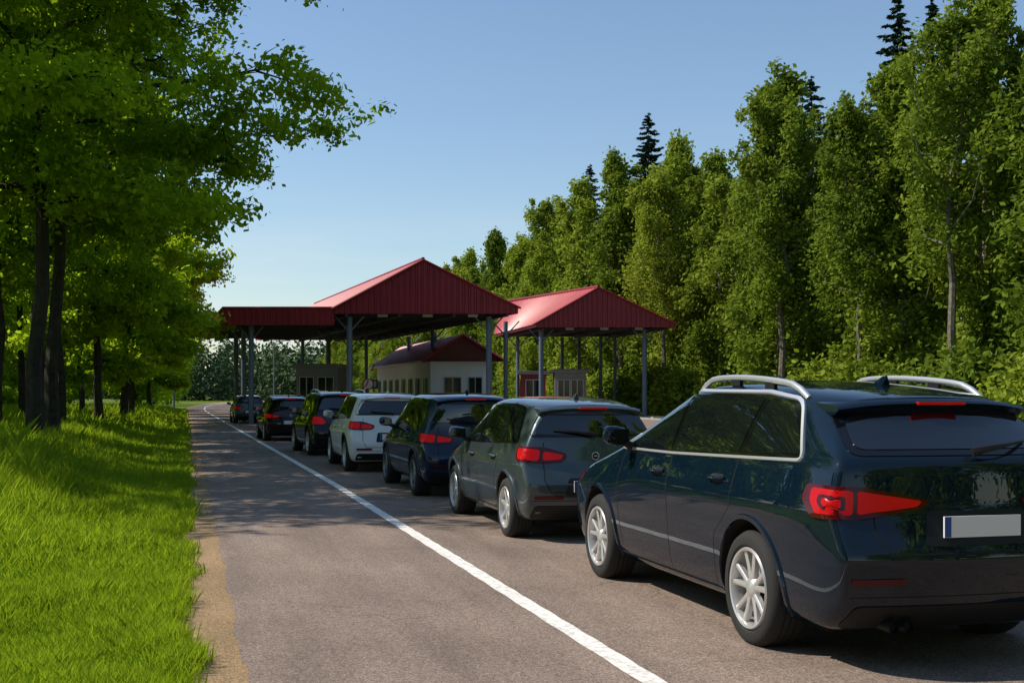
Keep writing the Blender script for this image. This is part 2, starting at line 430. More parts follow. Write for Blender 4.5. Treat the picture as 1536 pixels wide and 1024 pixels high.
place('deciduous_tree',broad[0],-3.45,29.5,1.0,0.4)
place('deciduous_tree',broad[1],-3.4,32.8,.95,2.0)
place('deciduous_tree',broad[1],-6.4,22.5,.95,4.0)
place('deciduous_tree',broad[0],-3.9,40,0.66,3.3,sz=.85)
place('deciduous_tree',broad[2],-3.3,48,1.0)
place('deciduous_tree',broad[2],-2.9,56,1.0)
place('deciduous_tree',broad[2],-3.0,66,1.0)
place('deciduous_tree',broad[2],-4.0,75,1.0)
place('deciduous_tree',broad[2],-4.0,86,1.0)
place('deciduous_tree',broad[2],-3.0,98,1.0)
for (x,y) in [(-5.3,37),(-4.9,44),(-6.3,50),(-5.0,61),(-4.2,36.2)]:
    place('deciduous_tree',slim,x,y,random.uniform(.85,1.05))
for y in range(112,200,14): place('deciduous_tree',forL[y%2],-5+random.uniform(-1,1)+bend(y)*.6,y,1.0)
for i in range(17):
    y=33+i*6.5+random.uniform(-1.5,1.5); x=-10.5-random.uniform(0,3)-(0.05*y if i<10 else 0)
    place('deciduous_tree',random.choice(forL+[broad[2]]),x,y,random.uniform(.85,1.1))
for i in range(6):
    y=42+i*15+random.uniform(-2,2); x=-19-random.uniform(0,4)
    place('deciduous_tree',random.choice(forL),x,y,random.uniform(1.0,1.2))
for i in range(12):
    y=46+i*7+random.uniform(-2,2); place('shrub',shr[0],-8.0-random.uniform(0,2.5)-.03*y,y,random.uniform(.6,1.0))
for (x,y) in [(-25,18),(-25,10),(-24,2),(-22,-5),(-15,-10),(-9,-15),(-8,-22),(-8,-31),(14,-12),(15,-19),(14,-27),(17,-5.5),(22,-2)]:
    place('deciduous_tree',random.choice(forL),x,y,random.uniform(.95,1.15))
yy=12
while yy<300:
    k=random.choice((0,1,2,3,4,4,0,2))
    place('deciduous_tree',forR[k],34.8+random.uniform(-2.2,2.0),yy,random.uniform(.9,1.12),sz=random.uniform(.84,1.10))
    yy+=random.uniform(4.2,6.2)*(1 if yy<130 else 1.8)
yy=12
while yy<220:
    place('deciduous_tree',random.choice(forR),41.5+random.uniform(-1.5,1.5),yy,random.uniform(1.0,1.25),sz=random.uniform(.9,1.06))
    yy+=random.uniform(5.6,7.6)*(1 if yy<130 else 1.8)
for i in range(36):
    yq=12+i*4.4; place('shrub',shrR[0],31.2+random.uniform(-1.2,1.2),yq,random.uniform(.7,1.5))
for (x,y,s) in [(32.0,61,.98),(32.0,45.4,1.0),(31.8,78,.9),(32,53,.86)]:
    place('birch_tree',birch,x,y,s)
for (x,y,s,q) in [(37.4,58.0,.96,0),(38.6,56.6,.93,1),(37.0,94,1.03,1),(38.5,98.5,0.96,0),(40,118,1.03,1),(36.6,66,.86,1)]:
    place('spruce_tree',con[q],x,y,s)
C=[];rad=[]
rg=random.Random(9)
for i in range(420):
    an=math.radians(rg.uniform(-14,14)); d=rg.uniform(300,380)
    x=math.sin(an)*d; y=math.cos(an)*d
    hh=rg.uniform(9,17)
    for k in range(3):
        C.append((x+rg.gauss(0,1.5),y+rg.gauss(0,1.5),hh*(k+.6)/3)); rad.append(rg.uniform(2.2,3.8))
nr=np.random.default_rng(8)
lv,lr=leafset(np.array(C),np.array(rad),55,1.0,1.0,nr)
me=mesh_np('distant_trees',lv,np.arange(len(lv)).reshape(-1,4),[M_farhaze],rnd=lr)
link(bpy.data.objects.new('distant_trees',me))

# ------------------------------------------------------------------ station buildings
A=math.radians(15.0)
def site(name): return empty(name,(0,0,0),-A)

def corr_sheet(mb, P0, P1, Q0, Q1, pitch, depth, nrm, m=0, topf=None):
    P0,P1,Q0,Q1=map(Vector,(P0,P1,Q0,Q1)); nrm=Vector(nrm).normalized()
    L=(P1-P0).length; n=max(2,int(L/pitch)); vs=[];fs=[]
    ks=[]
    for i in range(n):
        for f,o in ((0,0),(0.55,0),(0.68,1),(0.87,1)):
            ks.append(((i+f)/n,o))
    ks.append((1,0))
    for t,o in ks:
        b=P0.lerp(P1,t)+nrm*depth*o
        tt=Q0.lerp(Q1,t) if topf is None else topf(t)
        vs+= [b, tt+nrm*depth*o]
    for i in range(len(ks)-1): fs.append((2*i,2*i+2,2*i+3,2*i+1))
    mb.add(vs,fs,m)

def gable_canopy(name, d0, depth, skew, rl, ra, rr, ze, zfas, za, posts, rskew=None):
    root=site(name)
    mb=MB()
    rskew=skew if rskew is None else rskew
    sh=Vector((skew*depth,depth,0)); shr_=Vector((rskew*depth,depth,0))
    el=Vector((rl,d0,zfas)); er=Vector((rr,d0,zfas)); ap=Vector((ra,d0,za))
    def top(t):
        r=rl+(rr-rl)*t
        z= zfas+(za-zfas)*(r-rl)/(ra-rl) if r<ra else zfas+(za-zfas)*(rr-r)/(rr-ra)
        return Vector((r,d0,z))
    corr_sheet(mb,(rl,d0,ze),(rr,d0,ze),(rl,d0,zfas),(rr,d0,zfas),0.30,0.05,(0,-1,0),0,topf=top)
    mb.add([Vector((rl,d0,ze))+sh,Vector((rr,d0,ze))+sh,er+sh,ap+shr_,el+sh],[(0,1,2,3,4)],0)
    corr_sheet(mb,Vector((rl,d0,ze))+sh,(rl,d0,ze),el+sh,el,0.30,0.05,(-1,skew*-1,0),0)
    corr_sheet(mb,(rr,d0,ze),Vector((rr,d0,ze))+sh,er,er+sh,0.30,0.05,(1,0,0),0)
    ov=Vector((0,-0.12,0))
    nl=(Vector((-(za-zfas),0,(ra-rl)))).normalized(); nr_=(Vector(((za-zfas),0,(rr-ra)))).normalized()
    el2=el+Vector((-0.15,0,-0.15*(za-zfas)/(ra-rl)+0.04)); er2=er+Vector((0.15,0,-0.15*(za-zfas)/(rr-ra)+0.04)); ap2=ap+Vector((0,0,.04))
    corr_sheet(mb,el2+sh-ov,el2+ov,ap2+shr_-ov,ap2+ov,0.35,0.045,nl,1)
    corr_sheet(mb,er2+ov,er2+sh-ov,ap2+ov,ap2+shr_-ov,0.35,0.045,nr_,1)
    mb.tube([ap2+ov*1.2+Vector((0,0,.03)),ap2+shr_-ov+Vector((0,0,.03))],0.10,8,0)
    for a,b in ((el2,ap2),(er2,ap2)):
        mb.tube([a+ov*1.15,b+ov*1.15],0.055,6,0)
    mb.obj('roof',[M_red,M_redlit],root)
    mb=MB()
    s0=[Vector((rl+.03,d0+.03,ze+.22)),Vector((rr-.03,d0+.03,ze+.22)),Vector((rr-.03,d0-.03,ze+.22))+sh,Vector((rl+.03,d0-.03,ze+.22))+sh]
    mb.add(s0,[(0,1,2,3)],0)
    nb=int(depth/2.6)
    for i in range(nb+1):
        t=i/nb; c=Vector((rl,d0,ze+.1)).lerp(Vector((rl,d0,ze+.1))+sh,t*0.97+0.015)
        mb.box((c.x+(rr-rl)/2,c.y,c.z),(rr-rl-.1,0.12,0.2),0)
    for f in (0.06,0.35,0.65,0.94):
        a=Vector((rl+(rr-rl)*f,d0+.1,ze-.02)); b=a+sh*0.985
        dirv=(b-a); rot=Matrix.Rotation(-math.atan2(dirv.x,dirv.y),3,'Z')
        mb.box((a+b)/2,(0.16,dirv.length,0.24),0,rot)
    for i in range(3):
        p=Vector((rl+(rr-rl)*(.25+.25*i),d0+0.8,ze-.05)); mb.box(p,(0.5,0.25,0.14),1)
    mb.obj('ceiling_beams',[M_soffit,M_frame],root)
    mb=MB()
    zp=ze
    for (r,d,big) in posts:
        rr_=0.15 if big else 0.12
        mb.tube([(r,d,0),(r,d,zp-.1)],rr_,12,0)
        mb.box((r,d,0.02),(0.5,0.5,0.05),0)
        for sx in (-1,1):
            mb.tube([(r,d,zp-.9),(r+sx*.75,d,zp-.08)],0.045,6,0)
        mb.tube([(r,d,zp-.9),(r,d+.75,zp-.08)],0.045,6,0)
    mb.obj('posts',[M_post],root,smooth=True)
    return root

gable_canopy('border_canopy',61.5,30,-0.35,-9.05,-4.54,0.31,5.66,5.96,8.37,
   [(-8.45,62.4,1),(-1.2,62.4,1),(-0.35,66.5,0),(-11.6,76,0),(-5.0,78,0),(-15.0,86,0),(-13.2,86,0),(-10.2,84,0),(-7.2,84,0),(-3.6,84,0),(-4.9,74,0)])
gable_canopy('border_canopy',75,12,-0.22,1.46,5.4,10.2,5.72,5.92,8.17,
   [(1.85,76,1),(8.4,76,1),(7.2,84,0),(6.2,84,0),(3.6,86,0),(0.4,85,0),(4.8,86,0)],rskew=-.5)

root=site('flat_canopy'); mb=MB()
d0=61.6; rl,rr=-14.8,-9.12; zb,zt=5.08,5.97; sh=Vector((-.31*15,15,0))
corr_sheet(mb,(rl,d0,zb),(rr,d0,zb),(rl,d0,zt),(rr,d0,zt),0.3,0.05,(0,-1,0))
corr_sheet(mb,Vector((rl,d0,zb))+sh,(rl,d0,zb),Vector((rl,d0,zt))+sh,(rl,d0,zt),0.3,0.05,(-1,0,0))
c=[Vector((rl,d0,zt)),Vector((rr,d0,zt)),Vector((rr,d0,zt))+sh,Vector((rl,d0,zt))+sh]
mb.add([v-Vector((0,0,.1)) for v in c],[(0,1,2,3)],0)
mb.add([c[3],c[2],c[2]-Vector((0,0,.89)),c[3]-Vector((0,0,.89))],[(0,1,2,3)],0)
mb.tube([(rl-.03,d0-.03,zt+.01),(rr,d0-.03,zt+.01)],0.05,6,0)
mb.tube([(rl-.03,d0-.03,zt+.01),Vector((rl-.03,d0,zt+.01))+sh],0.05,6,0)
mb.obj('roof_parapet',[M_red],root)
mb=MB()
mb.add([v-Vector((0,0,.65)) for v in c],[(0,1,2,3)],0)
for i in range(7):
    o=sh*(i/6*.96+.02); mb.box((rl+(rr-rl)/2+o.x,d0+o.y+.1,zb+.12),(rr-rl-.1,.12,.22),0)
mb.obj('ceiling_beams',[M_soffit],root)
mb=MB()
for r,d in [(-13.6,62.6),(-15.1,67.5),(-16.9,73.5),(-9.9,73.5)]:
    mb.tube([(r,d,0),(r,d,5.1)],0.14,12,0)
    for sx in (-1,1): mb.tube([(r,d,4.3),(r+sx*.6,d,5.05)],0.04,6,0)
mb.obj('posts',[M_post],root,smooth=True)

def window(mb, c, w, h, mg=1, mf=2):
    x,y,z=c
    mb.box((x,y-.03,z),(w,.04,h),mg)
    for dx in (-w/2,0,w/2): mb.box((x+dx,y-.055,z),(.05,.05,h+.05),mf)
    for dz in (-h/2,h/2): mb.box((x,y-.06,z+dz),(w+.05,.055,.05),mf)

root=site('customs_office'); mb=MB()
rl,rr,d0=-4.9,-1.2,72; ln=19; sk=-.28; ze=3.55
sh=Vector((sk*ln,ln,0))
b=[Vector((rl,d0,0)),Vector((rr,d0,0)),Vector((rr,d0,0))+sh,Vector((rl,d0,0))+sh]
t=[v+Vector((0,0,ze)) for v in b]
mb.add(b+t,[(0,1,5,4),(1,2,6,5),(2,3,7,6),(3,0,4,7)],0)
window(mb,(-3.55,d0,1.95),1.0,1.2); window(mb,(-2.2,d0,1.95),.8,1.2)
mb.box((rl+ (rr-rl)/2,d0-.02,.25),(rr-rl+.02,.05,.5),3)
wa=math.atan2(-sk,1)
rot=Matrix.Rotation(wa,3,'Z')
for i in range(8):
    p=Vector((rl,d0,1.9))+sh*((i+.5)/8)
    mb.box(p+Vector((-.02,0,0)),(.06,1.25,1.35),2,rot); mb.box(p+Vector((-.05,0,0)),(.06,1.1,1.2),1,rot)
    mb.box(p+Vector((-.09,0,0)),(.05,.07,1.2),2,rot)
mb.obj('walls',[M_white,M_wglass,M_frame,M_grey],root)
mb=MB()
gl,ga,gr=rl-.5,-2.9,-.35; za=5.1; zz=3.5
el=Vector((gl,d0-.5,zz)); er=Vector((gr,d0-.5,zz)); ap=Vector((ga,d0-.5,za)); sh2=Vector((sk*20,20,0))
corr_sheet(mb,el+sh2,el,ap+sh2,ap,0.35,0.04,Vector((-(za-zz),0,ga-gl)),0)
corr_sheet(mb,er,er+sh2,ap,ap+sh2,0.35,0.04,Vector(((za-zz),0,gr-ga)),0)
mb.add([el+Vector((.1,.4,0)),er+Vector((-.1,.4,0)),ap+Vector((0,.4,-.06))],[(0,1,2)],1)
mb.tube([el,ap,er],0.08,6,0)
mb.tube([el,el+sh2],0.07,6,2)
mb.add([el+Vector((0,0,.02)),er+Vector((0,0,.02)),er+sh2+Vector((0,0,.02)),el+sh2+Vector((0,0,.02))],[(0,1,2,3)],1)
mb.obj('roof',[M_redlit,M_gable,M_frame],root)

def booth(name, r0,r1,d0,dep,h,wm, wins, red=False):
    root=site(name); mb=MB()
    mb.box(((r0+r1)/2,d0+dep/2,h/2),(r1-r0,dep,h),0)
    for (wx,w) in wins: window(mb,(wx,d0,1.95),w,1.15)
    mb.box((r0-.03,d0+dep*.5,1.95),(.05,dep*.6,1.15),1)
    mb.box(((r0+r1)/2,d0-.02,.45),(r1-r0-.1,.03,.7),3)
    mb.obj('walls',[wm,M_wglass,M_frame,M_red if red else M_grey],root)
    mb=MB()
    mb.box(((r0+r1)/2,d0+dep/2,h+.08),(r1-r0+.5,dep+.5,.16),0)
    mb.box(((r0+r1)/2,d0+dep/2,h+.2),(r1-r0+.3,dep+.3,.08),0)
    mb.obj('roof_slab',[M_grey],root)
booth('inspection_booth',-12.4,-10.0,69,3.5,3.05,M_grey,[(-11.8,.8),(-10.7,.9)])
booth('inspection_booth',0.6,2.3,82,3.5,2.9,M_red,[(1.45,1.0)],True)
booth('inspection_booth',2.9,5.0,81,4,3.0,M_grey,[(3.5,.8),(4.4,.8)])
root=site('concrete_island'); mb=MB()
for (r,d,w,l,s_) in [(-8.4,71,1.3,20,-.3),(-1.2,70,1.3,17,-.3),(-13.9,67,1.2,12,-.3),(2,82,1.4,14,-.4),(8.2,80,1.4,12,-.2)]:
    o=Vector((s_*l*.5,0,0))
    pts=[Vector((r-w/2,d-l/2,0))-o,Vector((r+w/2,d-l/2,0))-o,Vector((r+w/2,d+l/2,0))+o,Vector((r-w/2,d+l/2,0))+o]
    tp=[p+Vector((0,0,.15)) for p in pts]
    mb.add(pts+tp,[(4,5,6,7),(0,1,5,4),(1,2,6,5),(2,3,7,6),(3,0,4,7)],0)
mb.obj('kerbs',[M_conc],root)
root=empty('road_kerb'); mb=MB()
mb.box((26.6,81,.06),(.2,74,.14),0); mb.obj('kerb_stones',[M_conc],root)

M_sred=pmat('sign_red',(.5,.02,.02),.4); M_swhite=pmat('sign_white',(.75,.75,.75),.4); M_sblue=pmat('sign_blue',(.03,.12,.4),.4)
def sign(name,r,d,h,kind):
    root=site(name); mb=MB()
    mb.tube([(r,d,0),(r,d,h+.3)],.035,8,0)
    if kind=='round':
        n=24
        for (R_,off,mm) in ((.33,-.05,1),(.25,-.06,2)):
            vs=[(r+R_*math.cos(6.283*k/n),d+off,h+R_*math.sin(6.283*k/n)) for k in range(n)]
            mb.add(vs,[tuple(range(n))],mm)
    else:
        mb.box((r,d-.06,h),(.6,.03,.6),3); mb.box((r,d-.078,h),(.35,.005,.35),2)
    mb.obj('plate_and_pole',[M_post,M_sred,M_swhite,M_sblue],root)
sign('traffic_sign',-7.9,66,2.1,'round'); sign('traffic_sign',-9.0,78,2.2,'sq')
root=site('boom_barrier'); mb=MB()
mb.box((-8.3,64.5,.65),(.35,.35,1.1),0)
for i in range(8):
    mb.box((-8.1+.16*i,64.5,1.1+.42*i+.2),(.075,.05,.46),1+(i%2),Matrix.Rotation(math.radians(20),3,'Y'))
mb.obj('cabinet_and_arm',[M_swhite,M_sred,M_swhite],root)
for (x,y) in [(-1.5,118),(9.5+bend(150),150)]:
    root=empty('street_lamp',(x,y,0)); mb=MB()
    mb.tube([(0,0,0),(0,0,7.5),(.3,0,8),(1.6,0,8.2)],[.09,.06,.05,.04],8,0); mb.box((1.7,0,8.18),(.6,.2,.1),0); mb.obj('pole_and_head',[M_post],root)

# ------------------------------------------------------------------ cars
M_tire=pmat('tyre_rubber',(0.018,0.018,0.018),0.85,bump=.3,bscale=60)
M_black=pmat('black_plastic',(0.012,0.012,0.013),0.55,spec=.3)
M_gloss=pmat('gloss_black',(0.004,0.004,0.005),0.08,coat=.2,spec=.4)
M_glass=pmat('car_glass',(0.005,0.007,0.008),0.02,spec=.8,coat=.5)
M_chrome=pmat('satin_chrome',(0.85,0.85,0.86),0.30,metal=.75)
M_alloy=pmat('alloy',(0.64,0.63,0.62),0.30,metal=.6)
M_dalloy=pmat('dark_alloy',(0.25,0.25,0.26),0.35,metal=.8)
M_well=pmat('wheel_well',(0.006,0.006,0.006),0.9)
M_tail=pmat('tail_lens',(0.42,0.002,0.003),0.25,spec=.25,emis=(1,.006,.003),es=.12)
M_tail2=pmat('tail_lens_dark',(0.07,0.001,0.002),0.12,spec=.4)
M_plate=pmat('licence_plate',(0.78,0.78,0.76),0.5)
M_eu=pmat('plate_band',(0.02,0.07,0.3),0.4)
M_int=pmat('disc_brake',(0.10,0.10,0.10),0.4,metal=.8)

def paint(name,c,metal=.0,rough=.4,ior=1.5,spec=.0):
    return pmat(name,c,rough,metal=metal,coat=1.0,coatior=ior,spec=spec)

def body_cage(p):
    L,W,Hh,b,ro,wb,rk=p['L'],p['W'],p['H'],p['belt'],p['ro'],p['wb'],p['rk']
    hw=W/2
    yA=ro+wb-1.2+p.get('ws',0); yB=ro+wb-.38
    Y1=[.08,.26,.55,ro,ro+.45,ro+.42*wb,ro+.6*wb,ro+wb-.72,ro+wb-.36,ro+wb,L-.42,L-.17,L-.06]
    YT=[rk,rk+.14,rk+.42,ro+.28 if ro+.28>rk+.6 else rk+.62,0,0,0,yA,yB,ro+wb,L-.45,L-.2,L-.12]
    a=YT[3]; YT[4]=a+(yA-a)*.3; YT[5]=a+(yA-a)*.55; YT[6]=a+(yA-a)*.8
    rd=p.get('rd',.05)
    ZT=[Hh-rd-.03,Hh-rd,Hh-rd*.55,Hh-rd*.22,Hh-.003,Hh,Hh-.01,Hh-.055,b+.03,b-.05,b-.14,b-.25,b-.34]
    brise=p.get('brise',.05); sz=p.get('shz',.80)
    nj=len(Y1); fr=[-1,-.82,-.42,0,.42,.82,1]
    tap=[.925,.975,.995,1,1,1,1,1,1,.995,.96,.90,.82]
    gt=p.get('gt',[.95,.965,.98,1,1,1,1,.985])+[1]*5
    wlow=[.88,.955,.985,1.0,.925,.79,.715]
    rear_y=p.get('rear_y',[.10,.0,-.01,.07,.11])
    rear_z=p.get('rear_z',[.27,.36,.60,.80,b+brise+.0])
    idx={}; V=[]
    def P(i,j,k):
        f=fr[i]
        zt=ZT[j]
        if j<8:
            bl=b+brise*(1-min(1,Y1[j]/(ro+wb-.4)))
            zs=[.21,.33,.57,sz,bl,zt-.12,zt-.035]
            ws=list(wlow)
            y=[Y1[j]]*4+[Y1[j]*.75+YT[j]*.25 if j in(0,1,7) else Y1[j]]+[YT[j]*.94+Y1[j]*.06,YT[j]]
            if j==0:
                zs[:5]=rear_z; y=[.08+q for q in rear_y]+[rk-.05,rk]
            elif j==1:
                y[4]=Y1[1]+.08
        else:
            zs=[.21,.33,.55,min(.78,zt-.15),zt-.08,zt-.04,zt-.015]
            ws=[.88,.955,.985,.995,.95,.91,.85]
            y=[Y1[j]]*4+[YT[j]]*3
            if j==12: y=[L-.1,L-.02,L,L-.03,L-.07,L-.1,L-.13]; zs=[.24,.33,.48,.60,.66,.69,.71]
        x=hw*ws[k]*tap[j]*(gt[j] if k>=5 else 1)*f
        z=zs[k]; yy=y[k]
        if k==6:
            af=abs(f); z=zt+(.012 if af<.1 else .005 if af<.5 else -.008 if af<.9 else -.04)
        if j==0: yy-=.085*(1-f*f)
        if j==1: yy-=.03*(1-f*f)
        if j==12: yy+=.12*(1-f*f)
        if k==6 and j in(7,8): yy+=.10*(1-f*f)
        return (x,yy,z)
    def vid(i,j,k):
        if (i,j,k) not in idx:
            idx[(i,j,k)]=len(V); V.append(P(i,j,k))
        return idx[(i,j,k)]
    Fs=[];ni=7;nk=7
    for j in range(nj-1):
        for k in range(nk-1):
            Fs.append((vid(0,j,k),vid(0,j,k+1),vid(0,j+1,k+1),vid(0,j+1,k)))
            Fs.append((vid(6,j,k),vid(6,j+1,k),vid(6,j+1,k+1),vid(6,j,k+1)))
        for i in range(ni-1):
            Fs.append((vid(i,j,6),vid(i+1,j,6),vid(i+1,j+1,6),vid(i,j+1,6)))
            Fs.append((vid(i,j,0),vid(i,j+1,0),vid(i+1,j+1,0),vid(i+1,j,0)))
    for i in range(ni-1):
        for k in range(nk-1):
            Fs.append((vid(i,0,k),vid(i+1,0,k),vid(i+1,0,k+1),vid(i,0,k+1)))
            Fs.append((vid(i,nj-1,k),vid(i,nj-1,k+1),vid(i+1,nj-1,k+1),vid(i+1,nj-1,k)))
    cre=[]
    for j in range(nj-1):
        for i in (0,6):
            cre.append((vid(i,j,3),vid(i,j+1,3),.8)); 
            if j<7: cre.append((vid(i,j,4),vid(i,j+1,4),.45))
    for i in range(ni-1):
        cre.append((vid(i,0,2),vid(i+1,0,2),.8)); cre.append((vid(i,0,6),vid(i+1,0,6),.55)); cre.append((vid(i,0,4),vid(i+1,0,4),.5)); cre.append((vid(i,0,3),vid(i+1,0,3),.7))
        cre.append((vid(i,8,6),vid(i+1,8,6),.5))
    for k in range(1,5):
        for i in (0,6): cre.append((vid(i,0,k),vid(i,0,k+1),.4))
    return V,Fs,cre,yA,yB

def rpoly(pts,r,step=.05):
    out=[];n=len(pts)
    P=[Vector(p) for p in pts]
    if not hasattr(r,'__len__'): r=[r]*n
    for i in range(n):
        a,b_,c=P[i-1],P[i],P[(i+1)%n]
        u=(a-b_); v=(c-b_); rr=min(r[i],u.length*.45,v.length*.45)
        s=b_+u.normalized()*rr; e=b_+v.normalized()*rr
        for k in range(6):
            t=k/5; out.append(s*(1-t)**2+b_*2*t*(1-t)+e*t*t)
    res=[]
    for i in range(len(out)):
        a,b_=out[i],out[(i+1)%len(out)]; l=(b_-a).length
        m=max(1,int(l/step))
        for k in range(m): res.append(a.lerp(b_,k/m))
    return res

class Proj:
    def __init__(s,bvh,hw): s.b=bvh; s.hw=hw
    def hit(s,kind,u,z):
        if kind=='L': o=Vector((-3,u,z)); d=Vector((1,0,0))
        elif kind=='R': o=Vector((3,u,z)); d=Vector((-1,0,0))
        elif kind=='B': o=Vector((u,-3,z)); d=Vector((0,1,0))
        elif kind=='CL': e=Vector((.7071,-.7071,0)); d=Vector((.7071,.7071,0)); o=Vector((-s.hw,0,z))+e*u-d*3
        elif kind=='CR': e=Vector((-.7071,-.7071,0)); d=Vector((-.7071,.7071,0)); o=Vector((s.hw,0,z))+e*u-d*3
        elif kind=='T': o=Vector((u,z,3)); d=Vector((0,0,-1))
        loc,nr_,i,dist=s.b.ray_cast(o,d)
        if loc is None:
            loc,nr_,i,dist=s.b.find_nearest(o+d*3)
        if nr_.dot(d)>0: nr_=-nr_
        return loc,nr_
    def patch(s,mb,kind,pts,off,m,rad=.03,rings=6,edge=.004):
        poly=rpoly(pts,rad); n=len(poly)
        c=Vector((sum(p.x for p in poly)/n,sum(p.y for p in poly)/n))
        vs=[]
        l,nn=s.hit(kind,c.x,c.y); vs.append(l+nn*off)
        for r in range(1,rings+1):
            t=r/rings
            for p in poly:
                q=c.lerp(p,t); l,nn=s.hit(kind,q.x,q.y)
                vs.append(l+nn*off)
        for p in poly:
            l,nn=s.hit(kind,p.x,p.y); vs.append(l-nn*edge)
        fs=[(0,1+k,1+(k+1)%n) for k in range(n)]
        for r in range(rings):
            for k in range(n):
                a=1+r*n+k; b_=1+r*n+(k+1)%n
                fs.append((a,a+n,b_+n,b_))
        if kind in('R','CR','T'): fs=[f[::-1] for f in fs]
        mb.add(vs,fs,m)
    def line(s,mb,kind,pts,w,off,m,closed=False,step=.04):
        P=[Vector(p) for p in pts]; Q=[]
        seg=list(zip(P,P[1:]+([P[0]] if closed else [])))
        if not closed: seg=seg[:len(P)-1]
        for a,b_ in seg:
            k=max(1,int((b_-a).length/step))
            for i in range(k): Q.append(a.lerp(b_,i/k))
        if not closed: Q.append(P[-1])
        n=len(Q); vs=[]
        for i,q in enumerate(Q):
            a=Q[i-1] if (i>0 or closed) else q; b_=Q[(i+1)%n] if (i<n-1 or closed) else q
            t=(b_-a).normalized(); pn=Vector((-t.y,t.x))
            for f,o in ((-.5,-.003),(-.35,off),(.35,off),(.5,-.003)):
                c=q+pn*w*f; l,nn=s.hit(kind,c.x,c.y); vs.append(l+nn*o)
        fs=[]
        for i in range(n if closed else n-1):
            j=(i+1)%n
            for k in range(3): fs.append((i*4+k,i*4+k+1,j*4+k+1,j*4+k))
        mb.add(vs,fs,m)

def wheel(parent, x, y, r, side, style, alloy, w=.22):
    mb=MB(); s=side
    R=r; ri=r*.70
    prof=[(ri,-.01),(ri+.02,.012),(R-.05,.014),(R-.018,0.0),(R,-.03),(R,-w+.03),(R-.018,-w),(ri,-w)]
    prof=[(a,b_*s) for a,b_ in prof]
    mb.lathe_x(prof,x,y,r,48,0)
    for gx in (-.07,-.11,-.15):
        mb.lathe_x([(R+.001,(gx-.006)*s),(R-.0,(gx)*s),(R+.001,(gx+.006)*s)],x,y,r,48,3)
    mb.lathe_x([(ri+.004,.0*s),(ri-.004,.012*s),(ri-.016,.008*s),(ri-.024,-.02*s),(ri-.03,-.13*s)],x,y,r,48,1)
    mb.lathe_x([(ri-.03,-.13*s),(.01,-.13*s)],x,y,r,32,3)
    mb.lathe_x([(ri*.62,-.10*s),(ri*.62,-.085*s),(.05,-.085*s)],x,y,r,32,2)
    mb.lathe_x([(.001,.0*s),(.035,-.002*s),(.06,-.015*s),(.075,-.04*s)],x,y,r,24,1)
    n5=5 if style in('twin','five') else 7
    for k in range(n5):
        base=2*math.pi*k/n5+.3
        offs=(-.17,.17) if style=='twin' else (0,)
        for o in offs:
            a0=base+o*.55; a1=base+o*1.55
            wi,wo=(.020,.017) if style=='twin' else (.040,.026)
            if style=='seven': wi,wo=.026,.020
            p0=Vector((0,math.cos(a0),math.sin(a0)))*.035; p1=Vector((0,math.cos(a1),math.sin(a1)))*(ri-.012)
            t=(p1-p0).normalized(); pn=Vector((0,-t.z,t.y))
            C0=Vector((x,y,r))
            vs=[]
            for p_,wd,xo in ((p0,wi,-.012),((p0+p1)/2,(wi+wo)/2*.9,-.012),(p1,wo,-.004)):
                for sg,xx,ww in ((-1,xo-.035,1.0),(-1,xo-.006,1.0),(-.55,xo,1),(.55,xo,1),(1,xo-.006,1),(1,xo-.035,1)):
                    vs.append(C0+p_+pn*sg*wd+Vector((xx*s,0,0)))
            fs=[]
            for q in range(2):
                for e in range(5): fs.append((q*6+e,q*6+e+1,(q+1)*6+e+1,(q+1)*6+e))
            mb.add(vs,fs,1)
    return mb.obj('wheel',[M_tire,alloy,M_int,M_well],parent,smooth=True,angle=40)

